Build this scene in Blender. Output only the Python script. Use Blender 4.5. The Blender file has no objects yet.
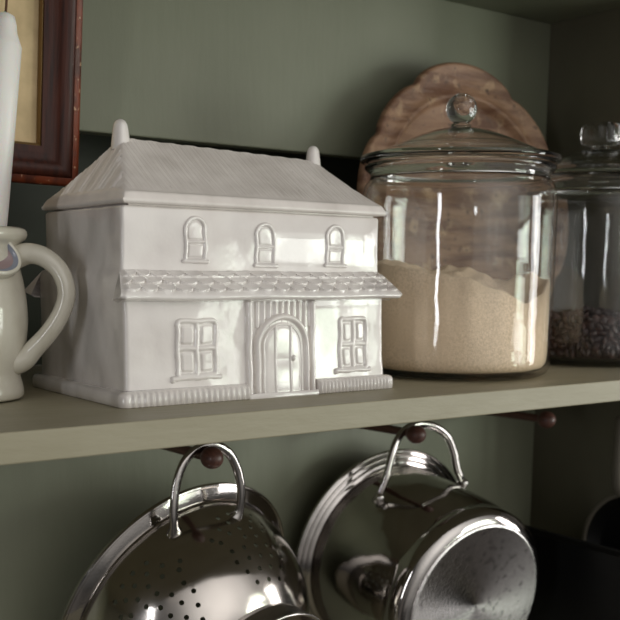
import bpy, bmesh, math, random
from mathutils import Vector, Matrix, Euler
PI = math.pi
C = bpy.context.scene.collection
sc = bpy.context.scene
random.seed(7)

# ------------------------------------------------------------------ camera
cam = bpy.data.cameras.new('camera'); co = bpy.data.objects.new('camera', cam); C.objects.link(co)
yaw, pitch, roll = math.radians(36.6113), math.radians(8.4529), math.radians(0.5882)
F = Vector((math.sin(yaw)*math.cos(pitch), math.cos(yaw)*math.cos(pitch), -math.sin(pitch)))
R0 = Vector((math.cos(yaw), -math.sin(yaw), 0)); U0 = R0.cross(F)
R1 = R0*math.cos(roll)+U0*math.sin(roll); U1 = -R0*math.sin(roll)+U0*math.cos(roll)
co.matrix_world = Matrix(((R1.x, U1.x, -F.x, -.3322), (R1.y, U1.y, -F.y, -.6764), (R1.z, U1.z, -F.z, .1), (0, 0, 0, 1)))
cam.sensor_width = 36; cam.sensor_fit = 'HORIZONTAL'
cam.lens = 1028.18/620*36
cam.shift_y = (425.24-310)/620
cam.clip_start = .01
cam.dof.use_dof = True; cam.dof.focus_distance = .80; cam.dof.aperture_fstop = 11
sc.camera = co

# ------------------------------------------------------------------ world
w = bpy.data.worlds.new('room_light'); sc.world = w; w.use_nodes = True
nt = w.node_tree; nt.nodes.clear()
tc = nt.nodes.new('ShaderNodeTexCoord'); mp = nt.nodes.new('ShaderNodeMapping'); mp.inputs['Scale'].default_value = (2.2, 2.2, 1.5)
nz = nt.nodes.new('ShaderNodeTexNoise'); nz.inputs['Scale'].default_value = 1.6; nz.inputs['Detail'].default_value = 1
rp = nt.nodes.new('ShaderNodeValToRGB')
rp.color_ramp.elements[0].position = .42; rp.color_ramp.elements[0].color = (.055, .05, .042, 1)
rp.color_ramp.elements[1].position = .68; rp.color_ramp.elements[1].color = (.60, .54, .49, 1)
# added fill light: a broad soft glow from in front of the cupboard
dp = nt.nodes.new('ShaderNodeVectorMath'); dp.operation = 'DOT_PRODUCT'; dp.inputs[1].default_value = Vector((.12, -1, .42)).normalized()
nm_ = nt.nodes.new('ShaderNodeVectorMath'); nm_.operation = 'NORMALIZE'
nt.links.new(tc.outputs['Generated'], nm_.inputs[0]); nt.links.new(nm_.outputs[0], dp.inputs[0])
cl_ = nt.nodes.new('ShaderNodeMath'); cl_.operation = 'MAXIMUM'; cl_.inputs[1].default_value = 0; nt.links.new(dp.outputs['Value'], cl_.inputs[0])
pw_ = nt.nodes.new('ShaderNodeMath'); pw_.operation = 'POWER'; pw_.inputs[1].default_value = 5; nt.links.new(cl_.outputs[0], pw_.inputs[0])
lobe = nt.nodes.new('ShaderNodeBackground'); lobe.inputs['Color'].default_value = (1, .98, .95, 1)
ml_ = nt.nodes.new('ShaderNodeMath'); ml_.operation = 'MULTIPLY'; ml_.inputs[1].default_value = 1.2; nt.links.new(pw_.outputs[0], ml_.inputs[0]); nt.links.new(ml_.outputs[0], lobe.inputs['Strength'])
ad = nt.nodes.new('ShaderNodeAddShader')
bg = nt.nodes.new('ShaderNodeBackground'); bg.inputs['Strength'].default_value = .17
ow = nt.nodes.new('ShaderNodeOutputWorld')
nt.links.new(tc.outputs['Generated'], mp.inputs['Vector']); nt.links.new(mp.outputs['Vector'], nz.inputs['Vector'])
nt.links.new(nz.outputs['Fac'], rp.inputs['Fac']); nt.links.new(rp.outputs['Color'], bg.inputs['Color']); nt.links.new(bg.outputs[0], ad.inputs[0]); nt.links.new(lobe.outputs[0], ad.inputs[1]); nt.links.new(ad.outputs[0], ow.inputs['Surface'])

def area(name, loc, target, sx, sy, power, col):
    L = bpy.data.lights.new(name, 'AREA'); L.shape = 'RECTANGLE'; L.size = sx; L.size_y = sy; L.energy = power; L.color = col
    o = bpy.data.objects.new(name, L); C.objects.link(o); o.location = loc
    o.rotation_euler = (Vector(target)-Vector(loc)).to_track_quat('-Z', 'Y').to_euler()
    return o
# the room's window, right of the camera, four panes
tgt = Vector((.25, .05, .0))
wd = Vector((.64, -.77, -.02)).normalized(); wc = tgt+wd*2.5; ws = Vector((.77, .64, 0))
wr = random.Random(5)
for a in range(3):
    for b in range(5):
        k = wr.choice((.15, .4, 1.0, 1.6, 2.2)); g = wr.random()
        p_ = wc+ws*(a-1)*.24+Vector((0, 0, (b-2)*.25))
        area('window_pane_light', p_, p_-wd, .22, .225, .62*k, (.84+.16*g, 1, .80+.18*g))
# added lamp further round to the right, strengthens light from that side
k2 = Vector((.86, -.54, -.01)).normalized(); area('right_added_light', Vector((.3, .1, .0))+k2*2.6, (.3, .1, 0), .40, 1.3, 15, (1, .985, .96))
# narrow far window to the left
ld = Vector((-.92, -.39, .02)).normalized(); area('side_window_light', Vector((.4, .05, .1))+ld*2.6, (.4, .05, .1), .14, 1.1, 6, (.95, .97, 1))

sc.view_settings.view_transform = 'Standard'; sc.view_settings.look = 'None'; sc.view_settings.gamma = 1
sc.view_settings.exposure = 0.25; sc.view_settings.use_curve_mapping = False
sc.cycles.transparent_max_bounces = 24; sc.cycles.max_bounces = 14; sc.cycles.transmission_bounces = 14
sc.cycles.sample_clamp_indirect = 6

# ------------------------------------------------------------------ materials
def mat(name, col, rough=.5, metal=0, noise=None, bump=None, coat=0, spec=.5, aniso=0, mottle=None):
    m = bpy.data.materials.new(name); m.use_nodes = True; n = m.node_tree; b = n.nodes['Principled BSDF']
    b.inputs['Base Color'].default_value = (*col, 1); b.inputs['Roughness'].default_value = rough; b.inputs['Metallic'].default_value = metal
    b.inputs['Specular IOR Level'].default_value = spec; b.inputs['Coat Weight'].default_value = coat; b.inputs['Coat Roughness'].default_value = .04
    t = n.nodes.new('ShaderNodeTexCoord')
    if mottle:
        # list of (scale(x,y,z), noise scale, col2, lo, hi)
        prev = None
        for (s3, ns, c2, lo, hi) in mottle:
            mp = n.nodes.new('ShaderNodeMapping'); mp.inputs['Scale'].default_value = s3
            nz = n.nodes.new('ShaderNodeTexNoise'); nz.inputs['Scale'].default_value = ns; nz.inputs['Detail'].default_value = 6
            mr = n.nodes.new('ShaderNodeMapRange'); mr.inputs['From Min'].default_value = lo; mr.inputs['From Max'].default_value = hi
            mx = n.nodes.new('ShaderNodeMix'); mx.data_type = 'RGBA'
            n.links.new(t.outputs['Object'], mp.inputs['Vector']); n.links.new(mp.outputs[0], nz.inputs['Vector']); n.links.new(nz.outputs['Fac'], mr.inputs['Value'])
            n.links.new(mr.outputs[0], mx.inputs['Factor'])
            if prev: n.links.new(prev, mx.inputs[6])
            else: mx.inputs[6].default_value = (*col, 1)
            mx.inputs[7].default_value = (*c2, 1); prev = mx.outputs[2]
        n.links.new(prev, b.inputs['Base Color'])
    if bump:
        last = None
        for (s3, ns, dist, det) in bump:
            mp = n.nodes.new('ShaderNodeMapping'); mp.inputs['Scale'].default_value = s3
            nz = n.nodes.new('ShaderNodeTexNoise'); nz.inputs['Scale'].default_value = ns; nz.inputs['Detail'].default_value = det
            bp = n.nodes.new('ShaderNodeBump'); bp.inputs['Distance'].default_value = dist; bp.inputs['Strength'].default_value = 1
            n.links.new(t.outputs['Object'], mp.inputs['Vector']); n.links.new(mp.outputs[0], nz.inputs['Vector']); n.links.new(nz.outputs['Fac'], bp.inputs['Height'])
            if last: n.links.new(last, bp.inputs['Normal'])
            last = bp.outputs[0]
        n.links.new(last, b.inputs['Normal'])
    return m
def S(r, g, b):
    f = lambda c: (c/255/12.92) if c/255 <= .04045 else ((c/255+.055)/1.055)**2.4
    return (f(r), f(g), f(b))
M = {}
M['glaze'] = mat('white_glaze', S(230, 224, 219), .15, coat=1.0, bump=[((1, 1, 1), 24, .0075, 0), ((1, 1, 1), 62, .0011, 0), ((1, 1, 1), 160, .0002, 2)], mottle=[((1, 1, 1), 30, S(216, 208, 203), .4, .8)])
M['roof_glaze'] = mat('white_glaze_roof', S(232, 224, 218), .34, coat=.15, bump=[((1, 1, 1), 60, .0007, 2)], mottle=[((1, 1, 1), 30, S(206, 197, 190), .4, .8)])
M['jug'] = mat('cream_glaze', S(208, 203, 188), .18, coat=.5, bump=[((1, 1, 1), 30, .0012, 1)], mottle=[((1, 1, 1), 40, S(194, 188, 172), .4, .75)])
M['jug_blue'] = mat('blue_glaze', S(134, 138, 150), .2, coat=.5)
M['jug_mauve'] = mat('mauve_glaze', S(150, 130, 130), .2, coat=.4)
M['wax'] = mat('candle_wax', S(232, 230, 224), .35, bump=[((1, 1, 1), 40, .0005, 2)])
M['wax'].node_tree.nodes['Principled BSDF'].inputs['Subsurface Weight'].default_value = .3
M['wax'].node_tree.nodes['Principled BSDF'].inputs['Subsurface Scale'].default_value = .01
M['wick'] = mat('wick', S(90, 62, 45), .9)
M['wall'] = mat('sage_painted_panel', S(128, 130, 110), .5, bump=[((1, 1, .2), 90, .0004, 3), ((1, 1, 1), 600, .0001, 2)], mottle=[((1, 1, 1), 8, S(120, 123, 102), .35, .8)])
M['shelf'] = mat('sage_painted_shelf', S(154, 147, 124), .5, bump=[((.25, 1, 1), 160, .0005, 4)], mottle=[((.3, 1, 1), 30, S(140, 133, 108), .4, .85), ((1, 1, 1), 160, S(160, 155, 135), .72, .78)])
M['dark_wall'] = mat('recess_dark_green', S(62, 66, 54), .6, mottle=[((1, 1, 1), 12, S(50, 54, 42), .4, .8)])  # darker green for the recessed back wall
M['side'] = mat('shaded_sage_side', S(88, 84, 68), .55, mottle=[((1, 1, 1), 12, S(96, 92, 74), .4, .8)])  # same cabinet paint, its shade mixed into a darker base colour
M['frame'] = mat('mahogany', S(74, 36, 25), .42, spec=.3, mottle=[((8, 8, .6), 30, S(46, 24, 20), .4, .7)], bump=[((8, 8, .6), 40, .0004, 4)])
M['frame_edge'] = mat('worn_red_edge', S(128, 58, 30), .45, spec=.4, mottle=[((1, 1, .5), 60, S(82, 38, 24), .45, .6), ((1, 1, .5), 300, S(205, 165, 130), .62, .68)], bump=[((1, 1, 1), 200, .0006, 4)])
M['fillet'] = mat('dark_fillet', S(120, 92, 52), .35, metal=.4)
M['paper'] = mat('tan_paper', S(226, 200, 156), .8, mottle=[((1, 1, 1), 40, S(192, 168, 126), .4, .8)])
M['wood'] = mat('carved_wood', S(150, 116, 90), .6, bump=[((.5, 1, 3), 60, .002, 6), ((1, 1, 1), 300, .0006, 4)],
    mottle=[((.4, 1, 2.4), 30, S(106, 72, 52), .4, .62), ((1, 1, 1), 45, S(188, 156, 122), .56, .70), ((1, 1, 1), 90, S(78, 52, 40), .58, .72)])
M['peg'] = mat('peg_wood', S(92, 58, 48), .45, coat=.1, mottle=[((6, 1, 6), 60, S(66, 40, 34), .4, .7)])
M['steel'] = mat('polished_steel', (.47, .445, .425), .09, 1, bump=[((1, 1, 1), 25, .0012, 1), ((1, 1, 1), 400, .00006, 2)])
M['colander'] = mat('satin_bowl_steel', (.54, .50, .465), .14, 1, bump=[((1, 1, 1), 30, .0010, 1)])
M['steel_soft'] = mat('satin_steel', (.58, .55, .53), .24, 1, bump=[((1, 1, 1), 300, .0001, 3)])
M['disc'] = mat('brushed_base', (.72, .69, .68), .27, 1, bump=[((1, 1, 1), 350, .00022, 5)], mottle=[((1, 1, 1), 130, (.45, .43, .42), .55, .68)])
b_ = M['disc'].node_tree.nodes['Principled BSDF']; b_.inputs['Anisotropic'].default_value = .85
_t = M['disc'].node_tree.nodes.new('ShaderNodeTangent'); _t.direction_type = 'RADIAL'; _t.axis = 'Z'
M['disc'].node_tree.links.new(_t.outputs[0], b_.inputs['Tangent'])
M['sand'] = mat('sand_grains', S(250, 224, 196), .9, bump=[((1, 1, 1), 900, .0008, 4)], mottle=[((1, 1, 1), 500, S(222, 196, 164), .4, .7), ((1, 1, 3), 14, S(238, 212, 182), .45, .7)])
M['bean'] = mat('dark_bean', S(50, 33, 31), .45, mottle=[((1, 1, 1), 80, S(86, 60, 55), .45, .7)])
M['black'] = mat('black_enamel', (.006, .006, .006), .35, spec=.4)
M['pale_metal'] = mat('pale_worn_metal', S(110, 104, 92), .5, .3)

def glass_solid():
    m = bpy.data.materials.new('clear_glass'); m.use_nodes = True; b = m.node_tree.nodes['Principled BSDF']
    b.inputs['Base Color'].default_value = (.97, .985, .975, 1); b.inputs['Roughness'].default_value = 0.0
    b.inputs['Transmission Weight'].default_value = 1; b.inputs['IOR'].default_value = 1.48
    return m
def glass_thin():
    m = bpy.data.materials.new('thin_clear_glass'); m.use_nodes = True; n = m.node_tree; n.nodes.clear()
    tr = n.nodes.new('ShaderNodeBsdfTransparent'); tr.inputs['Color'].default_value = (.98, .985, .98, 1)
    gl = n.nodes.new('ShaderNodeBsdfGlossy'); gl.inputs['Roughness'].default_value = .02
    lw = n.nodes.new('ShaderNodeLayerWeight'); lw.inputs['Blend'].default_value = .5
    pw = n.nodes.new('ShaderNodeMath'); pw.operation = 'POWER'; pw.inputs[1].default_value = 5; n.links.new(lw.outputs['Facing'], pw.inputs[0])
    fr = n.nodes.new('ShaderNodeMath'); fr.operation = 'MULTIPLY_ADD'; fr.inputs[1].default_value = .90; fr.inputs[2].default_value = .045; n.links.new(pw.outputs[0], fr.inputs[0])
    t = n.nodes.new('ShaderNodeTexCoord'); nz = n.nodes.new('ShaderNodeTexNoise'); nz.inputs['Scale'].default_value = 30; nz.inputs['Detail'].default_value = 1
    bp = n.nodes.new('ShaderNodeBump'); bp.inputs['Distance'].default_value = .0006
    n.links.new(t.outputs['Object'], nz.inputs['Vector']); n.links.new(nz.outputs['Fac'], bp.inputs['Height']); n.links.new(bp.outputs[0], gl.inputs['Normal'])
    mx = n.nodes.new('ShaderNodeMixShader'); o = n.nodes.new('ShaderNodeOutputMaterial')
    n.links.new(fr.outputs[0], mx.inputs[0]); n.links.new(tr.outputs[0], mx.inputs[1]); n.links.new(gl.outputs[0], mx.inputs[2]); n.links.new(mx.outputs[0], o.inputs['Surface'])
    return m
M['glass'] = glass_solid(); M['thin'] = glass_thin()

# ------------------------------------------------------------------ helpers
def tag(o, label=None, cat=None, group=None, kind=None):
    if label: o['label'] = label
    if cat: o['category'] = cat
    if group: o['group'] = group
    if kind: o['kind'] = kind
    return o
def empty(name, mw, label, cat, group=None):
    o = bpy.data.objects.new(name, None); C.objects.link(o); o.empty_display_size = .02
    o.matrix_world = mw if isinstance(mw, Matrix) else Matrix.Translation(mw)
    return tag(o, label, cat, group)
def make(name, vs, fs, m, parent=None, smooth=True, local=False, bevel=0, auto=None):
    """link one mesh; with a parent, vs are world coordinates unless local"""
    me = bpy.data.meshes.new(name)
    if parent is not None and not local:
        inv = parent.matrix_basis.inverted() if parent.parent is None else (parent.parent.matrix_basis @ parent.matrix_basis).inverted()
        vs = [inv @ Vector(v) for v in vs]
    me.from_pydata([tuple(v) for v in vs], [], fs); me.update()
    bm = bmesh.new(); bm.from_mesh(me); bmesh.ops.recalc_face_normals(bm, faces=bm.faces); bm.to_mesh(me); bm.free()
    if smooth:
        for p in me.polygons: p.use_smooth = True
    if auto: me.set_sharp_from_angle(angle=math.radians(auto))
    me.materials.append(m)
    o = bpy.data.objects.new(name, me); C.objects.link(o)
    if parent is not None: o.parent = parent
    if bevel:
        b = o.modifiers.new('bevel', 'BEVEL'); b.width = bevel; b.segments = 3; b.limit_method = 'ANGLE'
    return o
def boxv(x0, x1, y0, y1, z0, z1):
    v = [(x, y, z) for x in (x0, x1) for y in (y0, y1) for z in (z0, z1)]
    return v, [(0, 1, 3, 2), (4, 6, 7, 5), (0, 4, 5, 1), (2, 3, 7, 6), (0, 2, 6, 4), (1, 5, 7, 3)]
def lathe(prof, n=96, centre=(0, 0, 0), closed=False, off=0):
    vs = []; fs = []; rings = []
    for (r, z) in prof:
        if r < 1e-6: vs.append((centre[0], centre[1], centre[2]+z)); rings.append([len(vs)-1])
        else:
            s = len(vs)
            for i in range(n):
                a = 2*PI*i/n; vs.append((centre[0]+r*math.cos(a), centre[1]+r*math.sin(a), centre[2]+z))
            rings.append(list(range(s, s+n)))
    pairs = list(zip(rings[:-1], rings[1:]))
    if closed: pairs.append((rings[-1], rings[0]))
    for A, B in pairs:
        if len(A) == 1 and len(B) == 1: continue
        for i in range(n):
            j = (i+1) % n
            if len(A) == 1: fs.append((A[0], B[j], B[i]))
            elif len(B) == 1: fs.append((A[i], A[j], B[0]))
            else: fs.append((A[i], A[j], B[j], B[i]))
    return vs, fs
def spline(pts, sub=10):
    """Catmull-Rom through points (any dimension)"""
    out = []; P = [Vector(p) for p in pts]; P = [P[0]*2-P[1]]+P+[P[-1]*2-P[-2]]
    for i in range(1, len(P)-2):
        for k in range(sub):
            t = k/sub; a, b, c, d = P[i-1:i+3]
            out.append(.5*((2*b)+(c-a)*t+(2*a-5*b+4*c-d)*t*t+(3*b-a-3*c+d)*t**3))
    out.append(P[-2]); return out
def tube(pts, rad, n=16, squash=1, up=None):
    vs = []; fs = []; N = len(pts); prev = None
    for i, p in enumerate(pts):
        t = (pts[min(i+1, N-1)]-pts[max(i-1, 0)]).normalized()
        if prev is None:
            a = Vector(up) if up else (Vector((0, 0, 1)) if abs(t.z) < .9 else Vector((1, 0, 0)))
        else: a = prev
        a = (a-t*a.dot(t)).normalized(); prev = a; b = t.cross(a)
        r = rad(i/(N-1)) if callable(rad) else rad
        for k in range(n):
            th = 2*PI*k/n; vs.append(p+a*math.cos(th)*r*squash+b*math.sin(th)*r)
    for i in range(N-1):
        for k in range(n): fs.append((i*n+k, i*n+(k+1) % n, (i+1)*n+(k+1) % n, (i+1)*n+k))
    fs.append(tuple(range(n))[::-1]); fs.append(tuple((N-1)*n+k for k in range(n)))
    return vs, fs
def join(*parts):
    vs = []; fs = []
    for v, f in parts:
        o = len(vs); vs += list(v); fs += [tuple(i+o for i in q) for q in f]
    return vs, fs
def sst(a, b, x):
    t = max(0, min(1, (x-a)/(b-a))); return t*t*(3-2*t)
def sphere(c, r, n=24, m=14, sz=1):
    v, f = lathe([(0, -r*sz)]+[(r*math.cos(-PI/2+PI*i/m), r*sz*math.sin(-PI/2+PI*i/m)) for i in range(1, m)]+[(0, r*sz)], n, c)
    return v, f

# ------------------------------------------------------------------ setting: the cupboard
def struct(name, v, f, m, bevel=0):
    o = make(name, v, f, m, None, smooth=False, bevel=bevel); o['kind'] = 'structure'; return o
XL, XR, YF, YW = -.75, .758, -.0592, .27
struct('trim_1', *boxv(XL, XR, YF, YW+.10, -.0206, 0), M['shelf'], .0012)       # shelf board
struct('wall_back', *boxv(XL, XR, YW, YW+.02, .2318, .4254), M['wall'], .0015)
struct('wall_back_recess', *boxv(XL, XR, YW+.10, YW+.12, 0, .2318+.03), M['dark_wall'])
struct('wall_back_lower', *boxv(XL, XR, YW, YW+.02, -.62, -.0206), M['wall'])
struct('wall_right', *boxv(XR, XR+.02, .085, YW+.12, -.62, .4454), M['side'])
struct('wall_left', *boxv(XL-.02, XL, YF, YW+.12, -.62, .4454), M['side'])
struct('ceiling', *boxv(XL, XR, YF, YW+.12, .4254, .4454), M['wall'], .001)
struct('floor', *boxv(XL, XR, YF, YW+.02, -.46, -.44), M['shelf'], .001)      # lower shelf board

# ------------------------------------------------------------------ cookie jar shaped like a cottage
house = empty('cookie_jar', (.132, .0885, 0), 'glossy white ceramic cookie jar shaped like a two storey cottage with a thatched lid', 'cookie jar')
def rrect(x0, x1, y0, y1, r, z, n=5, m=10):
    """ring of a rounded rectangle, with extra points on the straight edges"""
    out = []
    cs = [(x1-r, y0+r, -PI/2), (x1-r, y1-r, 0), (x0+r, y1-r, PI/2), (x0+r, y0+r, PI)]
    for q, (cx, cy, a0) in enumerate(cs):
        for i in range(n+1):
            a = a0+PI/2*i/n; out.append((cx+r*math.cos(a), cy+r*math.sin(a), z))
        nx = cs[(q+1) % 4]; a1 = a0+PI/2
        e0 = Vector((cx+r*math.cos(a1), cy+r*math.sin(a1))); e1 = Vector((nx[0]+r*math.cos(a1), nx[1]+r*math.sin(a1)))
        for i in range(1, m): p = e0.lerp(e1, i/m); out.append((p.x, p.y, z))
    return out
def loft(rings, cap0=True, cap1=True):
    n = len(rings[0]); vs = [p for r in rings for p in r]; fs = []
    for i in range(len(rings)-1):
        for k in range(n): fs.append((i*n+k, i*n+(k+1) % n, (i+1)*n+(k+1) % n, (i+1)*n+k))
    if cap0: fs.append(tuple(range(n))[::-1])
    if cap1: fs.append(tuple((len(rings)-1)*n+k for k in range(n)))
    return vs, fs
# walls: lower storey flares a little, upper storey set back
LW = [(.004, .0062, .2575, .0065, .171), (.012, .0068, .2572, .0072, .170), (.03, .0074, .2562, .0084, .169), (.06, .0074, .2552, .0084, .169), (.085, .0070, .2550, .0084, .169), (.0965, .0068, .2556, .0095, .168)]
UW = [(.1005, .0092, .2565, .0168, .161), (.105, .0098, .2562, .0172, .1605), (.125, .0104, .2560, .0175, .160), (.1455, .0104, .2562, .0172, .1605), (.1470, .0112, .2554, .0180, .1597), (.1474, .0126, .254, .0195, .158)]
rg = [rrect(a, b, c, d, .004, z) for (z, a, b, c, d) in LW]+[rrect(a, b, c, d, .0032, z) for (z, a, b, c, d) in UW]
o = make('walls', *loft(rg), M['glaze'], house, auto=50)
def ywall(z):
    T = [(z_, c) for (z_, a, b, c, d) in LW+UW]
    for (z0, c0), (z1, c1) in zip(T[:-1], T[1:]):
        if z0 <= z <= z1: return c0+(c1-c0)*(z-z0)/(z1-z0)
    return T[0][1] if z < T[0][0] else T[-1][1]
# ribbed plinth
def plinth():
    rings = []; prof = [(0, -.0012), (.0008, -.0002), (.004, .0002), (.0085, 0), (.0106, -.0012), (.0118, -.004), (.0122, -.0075)]
    def base(e, z): return rrect(0-e, .264+e, 0-e, .177+e, .007+e, z, 6, 440)
    for (z, e) in prof:
        ring = []
        for (x, y, zz) in base(e, z):
            amp = .0009*sst(0, .002, z)*(1-sst(.0092, .0112, z))
            if y < .006 and 0.006 < x < .258:
                if .1115 < x < .1808: amp = 0; y += .0068
                ph = x/.0050 if x < .11 else x/.0038
                y -= amp*math.cos(2*PI*ph)*1.0
            ring.append((x, y, zz))
        rings.append(ring)
    return loft(rings)
make('plinth', *plinth(), M['glaze'], house, auto=60)
# tiled skirt roof over the ground floor (front carries scallop tiles)
def scale_h(u, wv):
    s, Wd = .0081, .0148
    for k in range(-1, 6):
        uo = (u/Wd+(.5 if k % 2 else 0)); f = uo-math.floor(uo)-.5
        j = math.sin((math.floor(uo)*7.3+k*3.1))*.0004
        edge = (k+.55)*s+s*.62*math.sqrt(max(0, 1-(f*2)**2*.92))+j
        if wv < edge: return .0026*max(0, 1-(edge-wv)/(s*1.5))**1.2
    return 0
def skirt(front=True):
    x0, x1, N = -.0010, .2665, 520
    prof = []
    A = Vector((.0172, .1008)); B = Vector((-.0030, .0840)); L = (B-A).length; d = (B-A)/L; nrm = Vector((d.y, -d.x)); 
    if nrm.x > 0: nrm = -nrm
    NS = 48
    for i in range(NS+1): prof.append((A+d*L*i/NS, nrm, i/NS*L))
    for q in ((-.0046, .0822), (-.0050, .0808), (-.0044, .0794), (-.0020, .0784), (.003, .0782), (.0095, .0770), (.0105, .0765)): prof.append((Vector(q), Vector((0, 0)), None))
    vs = []; fs = []; n = len(prof)
    for i in range(N+1):
        x = x0+(x1-x0)*i/N; e = min(x-x0, x1-x); rr = 1-sst(0, .004, e)
        for (p, nn, wv) in prof:
            h = 0
            if wv is not None: h = scale_h(x, wv)*sst(0, .003, wv)*sst(0, .006, e)*(1-sst(L-.0015, L, wv)*.5)
            q = p+nn*h; q = q.lerp(Vector((.009, .088)), rr*.16); tw = max(0, min(1, (.1008-q.y)/.0185))
            xx = x+(.0095*(1-tw))*(1-sst(x0, x0+.03, x))-(.0085*(1-tw))*sst(x1-.03, x1, x)
            z = q.y+.0004*math.sin(x*55+1)
            vs.append((xx, q.x if front else .177-q.x, z))
    for i in range(N):
        for k in range(n-1): fs.append((i*n+k, (i+1)*n+k, (i+1)*n+k+1, i*n+k+1))
    fs.append(tuple(range(n))); fs.append(tuple(N*n+k for k in range(n))[::-1])
    return vs, fs
make('tiled_skirt_roof', *skirt(True), M['glaze'], house, auto=60)
make('tiled_skirt_roof', *skirt(False), M['roof_glaze'], house, auto=60)
# reliefs on the front
def relief(name, x0, x1, z0, z1, h, step=.0005, m='glaze', lift=0):
    nx = int((x1-x0)/step); nz_ = int((z1-z0)/step); vs = []; fs = []
    for j in range(nz_+1):
        z = z0+(z1-z0)*j/nz_
        for i in range(nx+1):
            x = x0+(x1-x0)*i/nx; e = min(i, j, nx-i, nz_-j)
            hh = h(x, z) if e > 0 else -.0012
            vs.append((x, ywall(z)-lift-hh, z))
    for j in range(nz_):
        for i in range(nx): a = j*(nx+1)+i; fs.append((a, a+1, a+nx+2, a+nx+1))
    return make(name, vs, fs, M[m], house)
def sdbox(x, z, cx, cz, hx, hz, r):
    dx = abs(x-cx)-hx+r; dz = abs(z-cz)-hz+r
    return math.hypot(max(dx, 0), max(dz, 0))+min(max(dx, dz), 0)-r
def sdarch(x, z, cx, z0, zt, hw):
    """round-topped opening from z0 up to zt"""
    zc = zt-hw
    if z > zc: return math.hypot(x-cx, z-zc)-hw
    return max(abs(x-cx)-hw, z0-z)
def ridge(d, wd, h): 
    t = abs(d)/wd
    return h*math.sqrt(max(0, 1-t*t)) if t < 1 else -1
def seg(x, z, ax, az, bx, bz):
    dx, dz = bx-ax, bz-az; t = max(0, min(1, ((x-ax)*dx+(z-az)*dz)/(dx*dx+dz*dz)))
    return math.hypot(x-ax-t*dx, z-az-t*dz)
def arch_window(cx, zs):
    hw, H = .0086, .0340
    def h(x, z):
        xx = x+.0004*math.sin(z*300+cx*90)
        d = sdarch(xx, z, cx, zs+.002, zs+H, hw); v = -.0008
        v = max(v, ridge(d, .0017, .0018))
        v = max(v, ridge(seg(xx, z, cx-hw, zs+.0158, cx+hw, zs+.0165), .0013, .0014))
        v = max(v, ridge(seg(xx, z, cx-hw-.0018, zs+.0014, cx+hw+.0022, zs+.0012), .0018, .0024))
        if d < -.0015:
            v = max(v, -.0002+.0010*sst(0, .002, -d-.0015)*(sst(.0012, .0030, abs(z-zs-.016))))
        return v
    relief('arched_window', cx-.0145, cx+.0145, zs-.0025, zs+H+.004, h)
for cx, zs in ((.0722, .1062), (.1366, .1036), (.2075, .1045)): arch_window(cx, zs)
def pane_window(x0, x1, z0, z1):
    cx, cz, hx, hz = (x0+x1)/2, (z0+z1)/2, (x1-x0)/2, (z1-z0)/2
    def h(x, z):
        xx = x+.0004*math.sin(z*260+cx*50); zz = z+.0003*math.sin(x*300)
        d = sdbox(xx, zz, cx, cz, hx, hz, .003); v = -.0008
        v = max(v, ridge(d, .0021, .0024))
        if d < 0:
            v = max(v, 0.0003)
            v = max(v, ridge(xx-cx, .0021, .0020), ridge(zz-cz, .0019, .0019))
            for sx in (-1, 1):
                for sz in (-1, 1):
                    e = sdbox(xx, zz, cx+sx*hx*.5, cz+sz*hz*.5, hx*.5-.0034, hz*.5-.0034, .002)
                    v = max(v, .0003+.0014*sst(.0004, -.0012, e) if e < .0004 else -1)
        v = max(v, ridge(seg(xx, zz, x0-.0042, z0-.0012, x1+.0040, z0-.0010), .0022, .0030))
        v = max(v, ridge(math.hypot(xx-x0+.0042, zz-z0+.0022), .0024, .0026))
        return v
    relief('pane_window', x0-.009, x1+.009, z0-.0055, z1+.004, h)
pane_window(.0505, .0845, .0205, .0625); pane_window(.2070, .2350, .0190, .0615)
# doorway: two pilasters, a fluted panel and an arched door
def pil(cx):
    def h(x, z):
        v = ridge(x-cx+.0003*math.sin(z*200), .0030, .0040); return max(v, -.0008)
    return relief('pilaster', cx-.0042, cx+.0042, .0008, .0775, h, lift=0)
dl = [(.0, 0)]
pil(.1148); pil(.1770)
def lint(x, z):
    t = math.cos(2*PI*(x-.146)/.0058)
    return .0010+.0011*t
relief('fluted_panel', .1170, .1748, .0555, .0770, lint)
def door(x, z):
    cx = .1462; v = -.0006
    xx = x+.0004*math.sin(z*170)
    d = sdarch(xx, z, cx, -.02, .0665, .0262); v = max(v, ridge(d+.002, .0026, .0046)) if z > .035 or True else v
    if d > -.002: return v if v > 0 else (-.0008 if z < .052 else -.0008)
    d2 = sdarch(xx, z, cx, -.02, .0585, .0185)
    base = .0012
    v = max(v, base)
    if d2 < 0: v = max(v, .0020+.0010*sst(0, .004, -d2))
    v = max(v, ridge(d2, .0014, .0030))
    v = max(v, base+.0016+ridge(x-.1385, .0012, .0010)) if abs(x-.1385) < .0012 and d2 < 0 else v
    v = max(v, base+.0016+ridge(x-.1535, .0012, .0010)) if abs(x-.1535) < .0012 and d2 < 0 else v
    if math.hypot(x-.1560, z-.031) < .0022: v = .0035+math.sqrt(max(0, .0022**2-(x-.1560)**2-(z-.031)**2))
    return v
dr = relief('door', .1180, .1744, .0008, .0680, door, lift=.0006)
# the doorway stands on a small step that crosses the plinth
v, f = loft([rrect(.1110, .1812, .0005, .009, .0022, z, 4, 4) for z in (0, .0030)]+[rrect(.1115, .1808, .0012, .009, .0022, z, 4, 4) for z in (.0040,)])
make('door_step', v, f, M['glaze'], house, auto=50)
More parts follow.
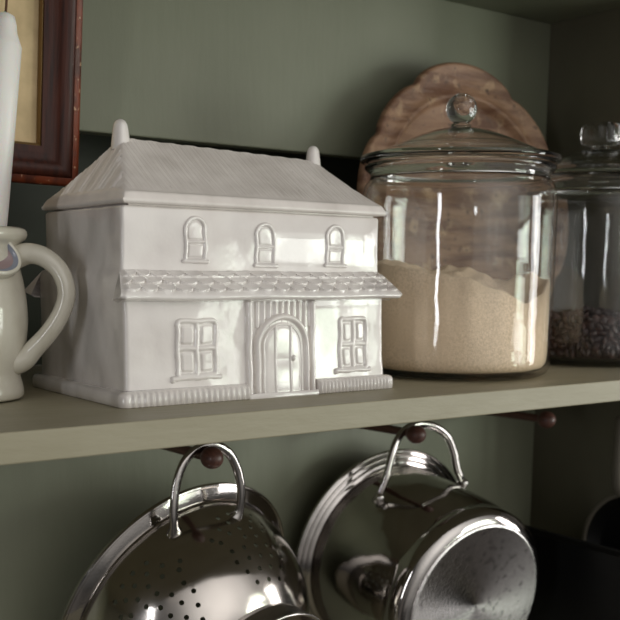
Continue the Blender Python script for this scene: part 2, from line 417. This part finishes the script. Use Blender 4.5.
# lid
def lid():
    x0, x1, y0, y1 = .0104, .2594, .0132, .1640; zb = .1552
    xr0, xr1, yr, zr0, zr1 = .0450, .2360, .086, .2052, .2002
    nx, ny = 420, 130; vs = []; fs = []
    rnd = [random.random() for _ in range(400)]
    def height(x, y):
        t = (x-xr0)/(xr1-xr0); zr = zr0+(zr1-zr0)*max(0, min(1, t))
        f = (y-y0)/(yr-y0); b = (y1-y)/(y1-yr); l = (x-x0)/(xr0-x0); r = (x1-x)/(x1-xr1)
        m = min(f, b, l, r); k = .05
        vals = [f, b, l, r]; mm = -k*math.log(sum(math.exp(-v_/k) for v_ in vals)) if m < 1.3 else m
        mm = max(0, min(mm, .985))
        sag = -.10*math.sin(PI*min(1, mm))*.25
        z = zb+(zr-zb)*(mm+sag)
        # thatch grooves run down the slope
        if m == f or m == b:
            u = x/.0026+.35*math.sin(x*900)+.25*math.sin(y*60+x*300)
            g = math.cos(2*PI*u)
            z += .00026*g*sst(.06, .14, mm)*(1-sst(.93, 1, mm))
        else:
            u = y/.0034+.3*math.sin(y*500); z += .0008*math.cos(2*PI*u)*sst(.06, .14, mm)*(1-sst(.85, 1, mm))
        # raised rounded eaves
        e = min(x-x0, x1-x, y-y0, y1-y)
        z += .0009*(sst(0, .001, e)-sst(.0022, .0052, e)) - .0026*(1-sst(0, .0022, e))
        # ridge cord with little dents
        if abs(y-yr) < .004 and xr0-.004 < x < xr1+.004: z += .0011*math.sqrt(1-(abs(y-yr)/.004)**2)*(.75+.25*math.cos(x*2*PI/.018))
        return z
    for j in range(ny+1):
        y = y0+(y1-y0)*j/ny
        for i in range(nx+1):
            x = x0+(x1-x0)*i/nx; vs.append((x, y, height(x, y)))
    W_ = nx+1
    for j in range(ny):
        for i in range(nx): a = j*W_+i; fs.append((a, a+1, a+W_+1, a+W_))
    loop = [i for i in range(nx)]+[j*W_+nx for j in range(ny)]+[ny*W_+i for i in range(nx, 0, -1)]+[j*W_ for j in range(ny, 0, -1)]
    prev = loop
    cx, cy = (x0+x1)/2, (y0+y1)/2
    for (ins, z) in ((-.0006, .1516), (-.0002, .1496), (.0012, .1487), (.0075, .1487), (.0080, .1440)):
        s = len(vs)
        for k in loop:
            x, y, _ = vs[k]; vs.append((cx+(x-cx)*(1-ins/(x1-cx)), cy+(y-cy)*(1-ins/(y1-cy)), z))
        cur = list(range(s, s+len(loop)))
        for k in range(len(loop)): q = (k+1) % len(loop); fs.append((prev[k], cur[k], cur[q], prev[q]))
        prev = cur
    fs.append(tuple(prev))
    return vs, fs
ld_ = make('lid', *lid(), M['roof_glaze'], house, auto=70)
for (x, y, z, s) in ((.0452, .0865, .2005, 1.0), (.2350, .0865, .1955, .95)):
    prof = [(.0080, -.006), (.0073, .0015), (.0067, .006), (.0062, .010), (.0056, .0134), (.0043, .0160), (.0022, .0175), (0, .0180)]
    v, f = lathe([(r*s, h*s) for r, h in prof], 28, (x, y, z)); make('finial', v, f, M['glaze'], ld_)

# ------------------------------------------------------------------ glass jars
def jar(name, c, R, label, ball):
    t = empty(name, (c[0], c[1], 0), label, 'jar', 'glass storage jars on the shelf')
    k = R/.095
    out = [(0, .0015), (R*.80, .0006), (R*.90, .0012), (R*.96, .0045), (R*.99, .010), (R, .018), (R, .17), (R*.995, .178), (R*.972, .1855), (R*.93, .190), (R*.915, .1935), (R*.925, .197), (R*.955, .199), (R*.975, .2012), (R*.975, .2036), (R*.955, .2052)]
    inn = [(R*.90, .2052), (R*.885, .200), (R*.885, .191), (R*.93, .185), (R*.96, .178), (R*.966, .17), (R*.966, .020), (R*.95, .012), (R*.90, .0075), (R*.80, .006), (0, .006)]
    sp = out+inn
    # wall: thin glass; its heavy moulded rim: solid glass
    v, f = lathe(out[:9]+[(R*.93, .190), (R*.90, .1905)]+[(R*.885, .191)]+inn[3:], 128, (c[0], c[1], 0)); make('jar_body', v, f, M['thin'], t)
    rim = [(R*.925, .1908), (R*.917, .1935), (R*.925, .197), (R*.955, .199), (R*.978, .2012), (R*.978, .2036), (R*.955, .2052), (R*.90, .2052), (R*.888, .200), (R*.888, .1912)]
    v, f = lathe(rim, 128, (c[0], c[1], 0), closed=True); make('jar_rim', v, f, M['glass'], t)
    L = [(R*.86, .2065), (R*.99, .2062), (R*1.022, .2080), (R*1.030, .2105), (R*1.018, .2130), (R*.98, .2142), (R*.90, .2150), (R*.80, .2190), (R*.62, .2265), (R*.44, .2335), (R*.32, .2375), (R*.20, .2400), (R*.125, .2415),
         (R*.105, .2430), (R*.100, .2450)]
    if ball:
        rb = .0150; zc = .2450+rb*.94
        L += [(rb*math.sin(a), zc-rb*math.cos(a)) for a in [PI*(.14+.86*i/14) for i in range(14)]]+[(0, zc+rb)]
    else:
        L += [(R*.20, .2450), (R*.25, .2475), (R*.265, .2520), (R*.268, .2590), (R*.26, .2650), (R*.22, .2685), (R*.12, .2695), (0, .2690)]
    inner = [(R*.84, .2105), (R*.62, .2215), (R*.40, .2305), (R*.18, .2365), (0, .2375)]
    prof = inner[::-1]+L if False else [(0, .2375)]+inner[::-1][1:]+L
    v, f = lathe(prof, 128, (c[0], c[1], 0))
    if not ball:
        nv = []
        for (x, y, z) in v:
            if z > .2475:
                dx, dy = x-c[0], y-c[1]; a = math.atan2(dy, dx); q = 1-.07*(.5+.5*math.cos(a*8)); x, y = c[0]+dx*q, c[1]+dy*q
            nv.append((x, y, z))
        v = nv
    make('lid', v, f, M['glass'], t)
    return t
J1, J2 = (.4035, .0710), (.6430, .0900)
jar('glass_jar', J1, .0955, 'large lidded clear glass jar holding pale sand beside the white cottage jar', True)
jar('glass_jar', J2, .088, 'lidded clear glass jar holding dark brown beans by the right side wall', False)
def fill(c, r, hf, z0=.0075):
    N, K = 96, 26; vs = []; fs = []
    for k in range(K+1):
        rr = r*k/K
        for i in range(N if k else 1):
            a = 2*PI*i/N; x, y = rr*math.cos(a), rr*math.sin(a); vs.append((c[0]+x, c[1]+y, hf(x, y)))
    idx = lambda k, i: 0 if k == 0 else 1+(k-1)*N+i % N
    for k in range(K):
        for i in range(N):
            if k == 0: fs.append((0, idx(1, i), idx(1, i+1)))
            else: fs.append((idx(k, i), idx(k+1, i), idx(k+1, i+1), idx(k, i+1)))
    prev = [idx(K, i) for i in range(N)]
    for (rr, z) in ((r, .022), (r*.985, .014), (r*.95, .0095), (r*.85, z0)):
        s = len(vs); vs += [(c[0]+rr*math.cos(2*PI*i/N), c[1]+rr*math.sin(2*PI*i/N), z) for i in range(N)]; cur = list(range(s, s+N))
        for i in range(N): q = (i+1) % N; fs.append((prev[i], cur[i], cur[q], prev[q]))
        prev = cur
    fs.append(tuple(prev))
    return vs, fs
def sand_h(x, y):
    # u: to the right as one faces the jar from the front left, d: away from the camera
    u = (x*.80-y*.60)/.092; d = (x*.60+y*.80)/.092
    z = .108-.016*sst(-1, .3, u)
    if d < .3: z -= .013*sst(.0, .62, u)*(1-sst(.66, 1.0, u))*sst(.4, -.3, d)
    z -= .006*math.exp(-((u-.62)/.18)**2-((d+.6)/.5)**2)
    z += .0125*math.exp(-((u-.12)/.30)**4-((d-.45)/.40)**2)
    z += .013*math.exp(-((u-.80)/.16)**2-((d-.15)/.30)**2)
    z += .007*math.exp(-((u+.6)/.35)**2-((d-.3)/.4)**2)
    z += .0016*math.sin(x*190+y*90)+.0012*math.sin(y*260-x*120+1)
    return z
o = make('sand', *fill(J1, .0955*.966-.0006, sand_h), M['sand'])
tag(o, 'pale beige sand heaped inside the large glass jar', 'sand', kind='stuff')
def beans():
    r = .088*.966-.0012; vs = []; fs = []
    hf = lambda x, y: .046+.006*math.sin(x*60)+.004*math.sin(y*70)
    core = fill(J2, r-.007, lambda x, y: hf(x, y)-.004, .009)
    vs += core[0]; fs += core[1]
    rb = random.Random(3)
    def bean(c):
        s = rb.uniform(.0042, .0056); v, f = sphere((0, 0, 0), s, 8, 6)
        R = Euler((rb.uniform(0, 6), rb.uniform(0, 6), rb.uniform(0, 6))).to_matrix()
        o_ = len(vs)
        for p in v:
            p = Vector(p); p.x *= 1.25; p.z *= .62
            if p.z > 0: p.z *= .7
            q = R @ p; vs.append((c[0]+q.x, c[1]+q.y, c[2]+q.z))
        fs.extend(tuple(i+o_ for i in q) for q in f)
    for k in range(7):
        z = .0155+k*.0072
        for i in range(58):
            a = 2*PI*(i+.5*(k % 2))/58+rb.uniform(-.02, .02); rr = r-.0068
            x, y = rr*math.cos(a), rr*math.sin(a)
            if z < hf(x, y)+.006: bean((J2[0]+x, J2[1]+y, z+rb.uniform(-.001, .001)))
    for _ in range(420):
        a = rb.uniform(0, 2*PI); rr = (r-.0072)*math.sqrt(rb.random()); x, y = rr*math.cos(a), rr*math.sin(a)
        bean((J2[0]+x, J2[1]+y, hf(x, y)+rb.uniform(-.002, .004)))
    return vs, fs
o = make('dried_beans', *beans(), M['bean']); tag(o, 'small dark brown beans heaped inside the right hand glass jar', 'beans', kind='stuff')

# ------------------------------------------------------------------ scalloped wooden platter leaning on the wall
def platter():
    tilt = -.13
    t = Matrix.Translation((.5560, .1800, .0035)) @ Euler((tilt, 0, 0)).to_matrix().to_4x4()
    root = empty('wooden_platter', t, 'large round carved wooden platter with a scalloped edge leaning behind the sand jar', 'platter')
    R = .1715
    def edge(a):
        """four large and four small lobes"""
        d = math.degrees(a)-90; q = d % 90
        q = q-90 if q > 45+0 else q            # 0 = centre of a large lobe
        if abs(q) < 29: s = abs(q)/29; return R*(.925+.078*math.sqrt(max(0, 1-s**2.6)))
        s = (45-abs(q))/16; return R*(.920+.040*math.sqrt(max(0, 1-s**2.4)))
    N = 240; vs = []; fs = []
    # local: x right, z up, front faces -y
    rr = [(1.0, .004, 1), (.998, .0005, 1), (.988, -.0022, 1), (.972, -.0030, 1), (.955, -.0012, 1), (.93, .0006, .9), (.88, .0018, .5), (.835, .0012, .1), (.815, -.0010, 0), (.800, -.0018, 0), (.785, .0002, 0), (.770, .0062, 0), (.745, .0100, 0), (.66, .0108, 0), (.5, .0110, 0), (.25, .0110, 0)]
    back = [(.25, .0175, 0), (.6, .0175, 0), (.76, .0165, 0), (.88, .0110, .5), (.96, .0080, 1), (.992, .0062, 1)]
    rings = []
    for (f_, y, k) in rr+back:
        s = len(vs)
        for i in range(N):
            a = 2*PI*i/N; r = (edge(a)*k+R*.975*(1-k))*f_
            wob = .0008*math.sin(a*5+f_*9)
            vs.append((r*math.cos(a), y+wob*k, R+r*math.sin(a)))
        rings.append(list(range(s, s+N)))
    nf = len(rr)
    for A, B in zip(rings[:nf-1], rings[1:nf]):
        for i in range(N): q = (i+1) % N; fs.append((A[i], A[q], B[q], B[i]))
    fs.append(tuple(rings[nf-1])); fs.append(tuple(rings[nf]))
    bk = rings[nf:]+[rings[0]]
    for A, B in zip(bk[:-1], bk[1:]):
        for i in range(N): q = (i+1) % N; fs.append((A[i], A[q], B[q], B[i]))
    make('dish', vs, fs, M['wood'], root, local=True)
platter()

# ------------------------------------------------------------------ jug with candle
jx, jy = -.070, .113
jug = empty('jug', (jx, jy, 0), 'cream glazed pottery jug with a looped handle left of the cottage jar', 'jug')
pr = spline([(0, .0012), (.030, .0010), (.0360, .0016), (.0378, .0050), (.0374, .0100), (.0356, .0190), (.0366, .0270), (.0398, .0400), (.0420, .0560), (.0420, .0720), (.0402, .0880), (.0372, .1030), (.0360, .1120), (.0378, .1185), (.0420, .1225), (.0436, .1262), (.0425, .1298), (.0395, .1315)], 5)
pr = [(max(0, q[0]), q[1]) for q in [tuple(p) for p in [Vector((a[0], a[1])) for a in pr]]]
inn = [(.0350, .1305), (.0325, .1240), (.0315, .1150), (.034, .100), (.037, .080), (.037, .055), (.033, .03), (.028, .010), (0, .008)]
v, f = lathe(pr+inn, 72, (jx, jy, 0)); make('body', v, f, M['jug'], jug)
hd = Vector((.803, -.596, 0))
hp = [(.034, .1085), (.046, .1120), (.058, .1090), (.069, .0990), (.0735, .0840), (.0700, .0690), (.0600, .0530), (.0480, .0400), (.0400, .0320), (.0310, .0290)]
pts = spline([(jx+hd.x*r, jy+hd.y*r, z) for r, z in hp], 8)
v, f = tube(pts, lambda t: .0068+.0022*(2*t-1)**2+.0015*sst(.8, 1, t), 18, 1.25, up=(hd.y, -hd.x, 0)); make('handle', v, f, M['jug'], jug)
# short open spout on the side facing the room
def spout():
    # oval collar pointing forward and left
    a0 = math.radians(-76)
    n = Vector((math.cos(a0), math.sin(a0), .10)).normalized(); s = Vector((-math.sin(a0), math.cos(a0), 0)); u = n.cross(s)
    if u.z < 0: u = -u
    c0 = Vector((jx, jy, .1105))+Vector((n.x, n.y, 0))*.031
    def ring(hw, hh, off, dz=0):
        out = []
        for i in range(40):
            a = 2*PI*i/40; ca, sa = math.cos(a), math.sin(a)
            out.append(c0+n*(off-.004*(sa))+s*(hw*ca*(1-.25*sa))+u*(hh*sa+dz))
        return out
    col = loft([ring(.0200, .0200, 0), ring(.0185, .0175, .005), ring(.0180, .0165, .0085), ring(.0165, .0150, .0100), ring(.0148, .0132, .0092)], False, False)
    blue = loft([ring(.0150, .0134, .0090), ring(.0138, .0122, .0080), ring(.0128, .0112, .0050)], False, False)
    ins = loft([ring(.0130, .0114, .0055), ring(.0110, .0095, .0030)], False, True)
    return col, blue, ins
a, b, c = spout()
sp_ = make('spout', *a, M['jug'], jug); make('spout_edge', *b, M['jug_blue'], sp_)['label'] = 'grey blue glazed spout edge'; make('spout_inside', *c, M['jug_mauve'], sp_)
# candle: leans, narrowing towards its foot
cb, ct = Vector((-.0605, .1085, .060)), Vector((-.0330, .1200, .2885))
ax = (ct-cb).normalized(); q = Vector((0, 0, 1)).rotation_difference(ax).to_matrix().to_4x4(); mw = Matrix.Translation(cb) @ q
cdl = empty('candle', mw, 'tall tapered white candle standing in the cream jug', 'candle')
Lc = (ct-cb).length
v, f = lathe([(0, 0), (.0085, .0), (.0100, .03), (.0118, .09), (.0130, Lc*.72), (.0136, Lc-.0205), (.0128, Lc-.0185), (.0096, Lc-.010), (.0088, Lc-.004), (.0070, Lc+.002), (.0035, Lc+.004), (0, Lc+.003)], 40); make('wax_body', v, f, M['wax'], cdl, local=True)
v, f = tube([Vector((0, 0, Lc+.001)), Vector((.0003, 0, Lc+.010)), Vector((0, .0003, Lc+.024))], .0010, 8); make('wick', v, f, M['wick'], cdl, local=True)

# ------------------------------------------------------------------ framed picture hung on the back wall
fx0, fx1, fz0, fz1 = -.26, .0905, .1815, .60
tm = Matrix.Translation((-.0115, .262, fz0-.002)) @ Euler((.085, .018, 0)).to_matrix().to_4x4()
pic = empty('picture_frame', tm, 'dark red wooden picture frame with worn edge and tan picture on the back wall', 'picture frame')
def frame_sweep(prof):
    """prof: (inset from outer edge, y) closed; rectangle mitred"""
    H = fz1-fz0; n = len(prof); vs = []; fs = []
    for (sx, sz) in ((0, 0), (1, 0), (1, 1), (0, 1)):
        for (i_, y) in prof: vs.append((fx0+i_ if sx == 0 else fx1-i_, y, i_ if sz == 0 else H-i_))
    for k in range(4):
        for i in range(n): j = (i+1) % n; k2 = (k+1) % 4; fs.append((k*n+i, k*n+j, k2*n+j, k2*n+i))
    return vs, fs
pf = [(.0075, -.0005), (.0075, -.0200), (.010, -.0222), (.0135, -.0228), (.017, -.0215), (.020, -.0180), (.0235, -.0150), (.0275, -.0146), (.031, -.0132), (.0345, -.0122), (.0345, -.0005)]
make('moulding', *frame_sweep(pf), M['frame'], pic, local=True, auto=60)
make('outer_edge', *frame_sweep([(0, 0), (0, -.0165), (.0012, -.0188), (.0040, -.0202), (.0076, -.0203), (.0076, 0)]), M['frame_edge'], pic, local=True, auto=40)['label'] = 'orange red outer edge with chipped paint'
make('fillet', *frame_sweep([(.0345, -.0005), (.0345, -.0105), (.0358, -.0110), (.0366, -.0095), (.0366, -.0005)]), M['fillet'], pic, local=True, auto=40)
v, f = boxv(fx0+.03, fx1-.03, -.004, -.001, .03, fz1-fz0-.03); make('picture', v, f, M['paper'], pic, local=True, smooth=False)

# ------------------------------------------------------------------ pegs under the shelf
def peg(x, yt, z, label):
    t = empty('wooden_peg', (x, YW, z), label, 'peg', 'turned wooden pegs under the shelf')
    M4 = Matrix.Translation((x, YW, z)) @ Euler((PI/2, 0, 0)).to_matrix().to_4x4()     # local z -> -y
    L = YW-yt
    v, f = lathe([(0, 0), (.009, 0), (.009, .006), (.0062, .010), (.0055, L*.4), (.0047, L-.024), (.0046, L-.014)], 24)
    make('stem', [M4 @ Vector(q) for q in v], f, M['peg'], t)
    rb = .0104
    v, f = lathe([(0, L-.017)]+[(rb*math.sin(a), L-rb*.4-rb*1.15*math.cos(a)) for a in [PI*(.13+.87*i/14) for i in range(14)]]+[(0, L+rb*.75)], 28)
    make('knob', [M4 @ Vector(q) for q in v], f, M['peg'], t)
peg(.1505, .120, -.0695, 'reddish wooden peg holding the colander handle')
peg(.4262, .145, -.0745, 'reddish wooden peg holding the steel pot handle')
peg(.6345, .140, -.0737, 'reddish wooden peg with nothing hung on it near the right side wall')

# ------------------------------------------------------------------ hanging pans: local z points away from the wall
def hang_frame(c, al, be):
    e1 = Vector((math.cos(be), math.sin(be), 0)); nn = Vector((-math.sin(be), math.cos(be), 0)); e2 = Vector((0, 0, 1))*math.cos(al)+nn*math.sin(al); e3 = e1.cross(e2)
    return Matrix(((e1.x, e2.x, e3.x, c[0]), (e1.y, e2.y, e3.y, c[1]), (e1.z, e2.z, e3.z, c[2]), (0, 0, 0, 1)))
# colander
mw = hang_frame((.164, .214, -.239), -.331, .161)
cl = empty('colander', mw, 'stainless steel colander with round drain holes hanging upside against the wall', 'colander')
def bowl_mesh():
    th = .0009
    out = spline([(.1275, .0035), (.1268, .016), (.1238, .034), (.1175, .056), (.107, .078), (.092, .098), (.075, .1125), (.055, .121), (.030, .1245)], 5)
    prof = [(p.x, p.y) if len(p) == 2 else (p[0], p[1]) for p in out]
    inner = [(r-th, max(z-th, .0035)) for r, z in prof[::-1]]
    v, f = lathe([(0, .125)]+[p for p in prof[::-1]]+[p for p in inner[::-1]][::1]+[(0, .125-th)] if False else [(0, .125)]+prof[::-1]+[(p[0]-th, p[1]) for p in prof[:1]]+[(r-th, z-th) for r, z in prof[1:]]+[(0, .125-th)], 128)
    return v, f, prof
v, f, bprof = bowl_mesh()
bowl = make('bowl', v, f, M['colander'], cl, local=True)
def cut_holes(o, prof):
    # arc length table down the bowl
    vs = []; fs = []; seen = []
    def at(s):
        acc = 0
        for (r0, z0), (r1, z1) in zip(prof[:-1], prof[1:]):
            l = math.hypot(r1-r0, z1-z0)
            if acc+l >= s:
                t = (s-acc)/l; return r0+(r1-r0)*t, z0+(z1-z0)*t, (-(z1-z0)/l, (r1-r0)/l)
            acc += l
        return None
    K = 6
    for m in range(K):
        a0 = 2*PI*m/K+math.radians(83)
        # an arch-topped cluster of holes
        for row, (s, cnt, dy) in enumerate(((.026, 4, .0), (.0360, 7, .004), (.0465, 6, 0), (.0575, 6, 0), (.0685, 5, 0), (.0800, 5, 0), (.0920, 4, 0), (.1040, 3, 0))):
            r, z, _ = at(s)
            sp = .0150/r
            for j in range(cnt):
                k = (j-(cnt-1)/2); a = a0+k*sp; ss = s+(.0016*k*k if row < 3 else 0)
                R_ = at(ss)
                if R_ is None: continue
                r_, z_, nn = R_
                n = Vector((nn[0]*-1*-1, 0, 0))
                tan = Vector((nn[1], 0, -nn[0]))      # along the profile (r,z)
                nrm = Vector((-nn[0], 0, nn[1]*-1)) 
                nr = Vector((abs(nn[0]), abs(nn[1])))  # outward: +r, +z
                ca, sa = math.cos(a), math.sin(a)
                if any((Vector((r_*ca, r_*sa, z_))-q_).length < .0078 for q_ in seen): continue
                seen.append(Vector((r_*ca, r_*sa, z_)))
                P = Vector((r_*ca, r_*sa, z_)); N = Vector((nr.x*ca, nr.x*sa, nr.y)).normalized()
                T = Vector((-sa, ca, 0)); B = N.cross(T); b0 = len(vs)
                for e in (-.004, .004):
                    for q in range(12):
                        th = 2*PI*q/12; vs.append(P+N*e+(T*math.cos(th)+B*math.sin(th))*.0024)
                for q in range(12): fs.append((b0+q, b0+(q+1) % 12, b0+12+(q+1) % 12, b0+12+q))
                fs.append(tuple(b0+q for q in range(12))[::-1]); fs.append(tuple(b0+12+q for q in range(12)))
    me = bpy.data.meshes.new('holes'); me.from_pydata([tuple(x) for x in vs], [], fs)
    bm = bmesh.new(); bm.from_mesh(me); bmesh.ops.recalc_face_normals(bm, faces=bm.faces); bm.to_mesh(me); bm.free()
    cut = bpy.data.objects.new('holes', me); C.objects.link(cut); cut.matrix_world = mw
    md = o.modifiers.new('b', 'BOOLEAN'); md.object = cut; md.operation = 'DIFFERENCE'; md.solver = 'EXACT'
    bpy.context.view_layer.update()
    dg = bpy.context.evaluated_depsgraph_get(); nm = bpy.data.meshes.new_from_object(o.evaluated_get(dg))
    o.modifiers.clear(); o.data = nm
    bpy.data.objects.remove(cut); bpy.data.meshes.remove(me)
    nm.set_sharp_from_angle(angle=math.radians(35))
cut_holes(bowl, bprof)
v, f = lathe([(.1278, .0068), (.1288, .0066), (.1392, .0024), (.1402, .0032), (.1412, .0036), (.1424, .0031), (.1432, .0014), (.1428, -.0006), (.1412, -.0014), (.1398, -.0004), (.1330, .0020), (.1268, .0048)], 128, closed=True)
make('rim', v, f, M['steel'], cl, local=True, auto=30)
v, f = lathe([(.0735, .1115), (.0760, .1200), (.0772, .1360), (.0790, .1378), (.0788, .1398), (.0768, .1402), (.0755, .1385), (.0748, .1200), (.0722, .1120)], 96, closed=True)
make('foot_ring', v, f, M['steel_soft'], cl, local=True)
hpts = spline([(-.0520, .1120, .0260), (-.0555, .1220, .0270), (-.0570, .1380, .0235), (-.0545, .1600, .0170), (-.0470, .1790, .0125), (-.0345, .1895, .0110), (-.0180, .1935, .0125), (-.0010, .1870, .0175), (.0110, .1700, .0240), (.0170, .1480, .0310), (.0175, .1290, .0340), (.0150, .1180, .0330)], 7)
hrad = lambda t: .0046+.0040*(sst(.10, 0, t)+sst(.90, 1, t))
v, f = tube(hpts, hrad, 14, .72, up=(0, 0, 1)); make('handle', v, f, M['steel'], cl, local=True)
# stock pot
mw2 = hang_frame((.461, .240, -.234), -.136, -.032)
pot = empty('cooking_pot', mw2, 'polished steel cooking pot hanging with its round base facing out', 'pot')
v, f = lathe([(.1120, .004), (.1125, .03), (.1115, .08), (.1100, .118), (.1075, .132), (.1060, .138), (.1070, .1395), (.1070, .1500), (.1050, .1560), (.0985, .1605), (.0930, .1625), (.0900, .1622), (0, .1610), (0, .158), (.096, .156), (.1060, .134), (.1100, .08), (.1105, .004)], 128)
make('body', v, f, M['steel'], pot, local=True, auto=50)
def flange():
    P = [(.1105, .0085), (.1118, .0075)]
    for rc, zc in ((.1172, .0058), (.1232, .0040), (.1292, .0022)):
        P += [(rc-.0014, zc), (rc-.0010, zc+.0010), (rc, zc+.0016), (rc+.0010, zc+.0010), (rc+.0014, zc-.0002)]
    return P+[(.1306, .0006), (.1300, -.0008), (.1280, -.0006), (.1180, .0030), (.1105, .0055)]
v, f = lathe(flange(), 128, closed=True)
make('rim', v, f, M['steel'], pot, local=True, auto=38)
v, f = lathe([(0, .1628), (.004, .1628), (.006, .1634), (.087, .1636), (.0895, .1644), (.0915, .1644), (.0930, .1632), (.0930, .1618), (0, .1612)], 128)
make('base_disc', v, f, M['disc'], pot, local=True, auto=40)['label'] = 'brushed scratched round base'
hp2 = spline([(-.0640, .0930, .0560), (-.0650, .1020, .0590), (-.0600, .1180, .0600), (-.0530, .1420, .0570), (-.0450, .1600, .0540), (-.0300, .1725, .0520), (-.0080, .1755, .0510), (.0150, .1690, .0515), (.0330, .1560, .0525), (.0430, .1380, .0545), (.0490, .1180, .0570), (.0570, .1050, .0575), (.0610, .0950, .0550)], 7)
v, f = tube(hp2, lambda t: .0046+.0028*(sst(.08, 0, t)+sst(.92, 1, t)), 14, .8, up=(0, 0, 1)); make('handle', v, f, M['steel'], pot, local=True)
for (x, y, z) in ((-.0665, .0985, .0610), (.0600, .1010, .0600)):
    v, f = sphere((x, y, z), .0052, 16, 8); make('rivet', v, f, M['steel_soft'], pot, local=True)

# ------------------------------------------------------------------ dark things at the right of the lower shelf
def tray(x, zt, label):
    t = empty('baking_tray', (x, .12, -.44), label, 'baking tray', 'black baking trays stood on edge')
    y0, y1, z0, z1 = -.02, .255, -.44, zt
    v, f = loft([[(xx, yy, zz) for (yy, zz) in ((y0+i_, z0+i_*.3), (y1-i_, z0+i_*.3), (y1-i_, z1-i_), (y0+i_, z1-i_))] for xx, i_ in ((x, 0), (x-.0008, .002), (x+.010, .012), (x+.0112, .012), (x+.0004, .0035))], False, False)
    n = len(v); f = f+[(8, 9, 10, 11), (12, 15, 14, 13)]+[(0, 3, 19, 16), (3, 2, 18, 19), (2, 1, 17, 18), (1, 0, 16, 17)]
    make('tray_body', v, f, M['black'], t, auto=30)
tray(.603, -.200, 'black metal baking tray stood on edge nearest to the hanging steel pot')
tray(.622, -.212, 'black metal baking tray stood on edge behind the foremost dark tray')
fc_ = Vector((.7445, .080, -.245))
fm = Matrix(((0, 0, -1, fc_.x), (-1, 0, 0, fc_.y), (0, 1, 0, fc_.z), (0, 0, 0, 1)))   # local z faces the left
fp = empty('frying_pan', fm, 'small black frying pan with a pale rim hanging against the right side wall', 'frying pan')
FR = .078
v, f = lathe([(0, -.012), (FR*.80, -.012), (FR*.86, -.010), (FR*.975, .010), (FR*.955, .0105), (FR*.84, -.0085), (FR*.78, -.0105), (0, -.0105)], 72); make('pan_body', v, f, M['black'], fp, local=True, auto=40)
v, f = lathe([(FR*.95, .0104), (FR*.975, .0092), (FR*1.03, .0100), (FR*1.03, .0125), (FR*.965, .0128)], 72, closed=True); make('rim', v, f, M['pale_metal'], fp, local=True)
v, f = tube(spline([(-.026, FR*.93, .008), (-.029, FR*1.10, .012), (-.029, FR*1.35, .014), (-.029, FR*1.8, .014), (-.029, FR*2.2, .012)], 6), lambda t: .0085-.002*t, 14, .6); make('handle', v, f, M['pale_metal'], fp, local=True)
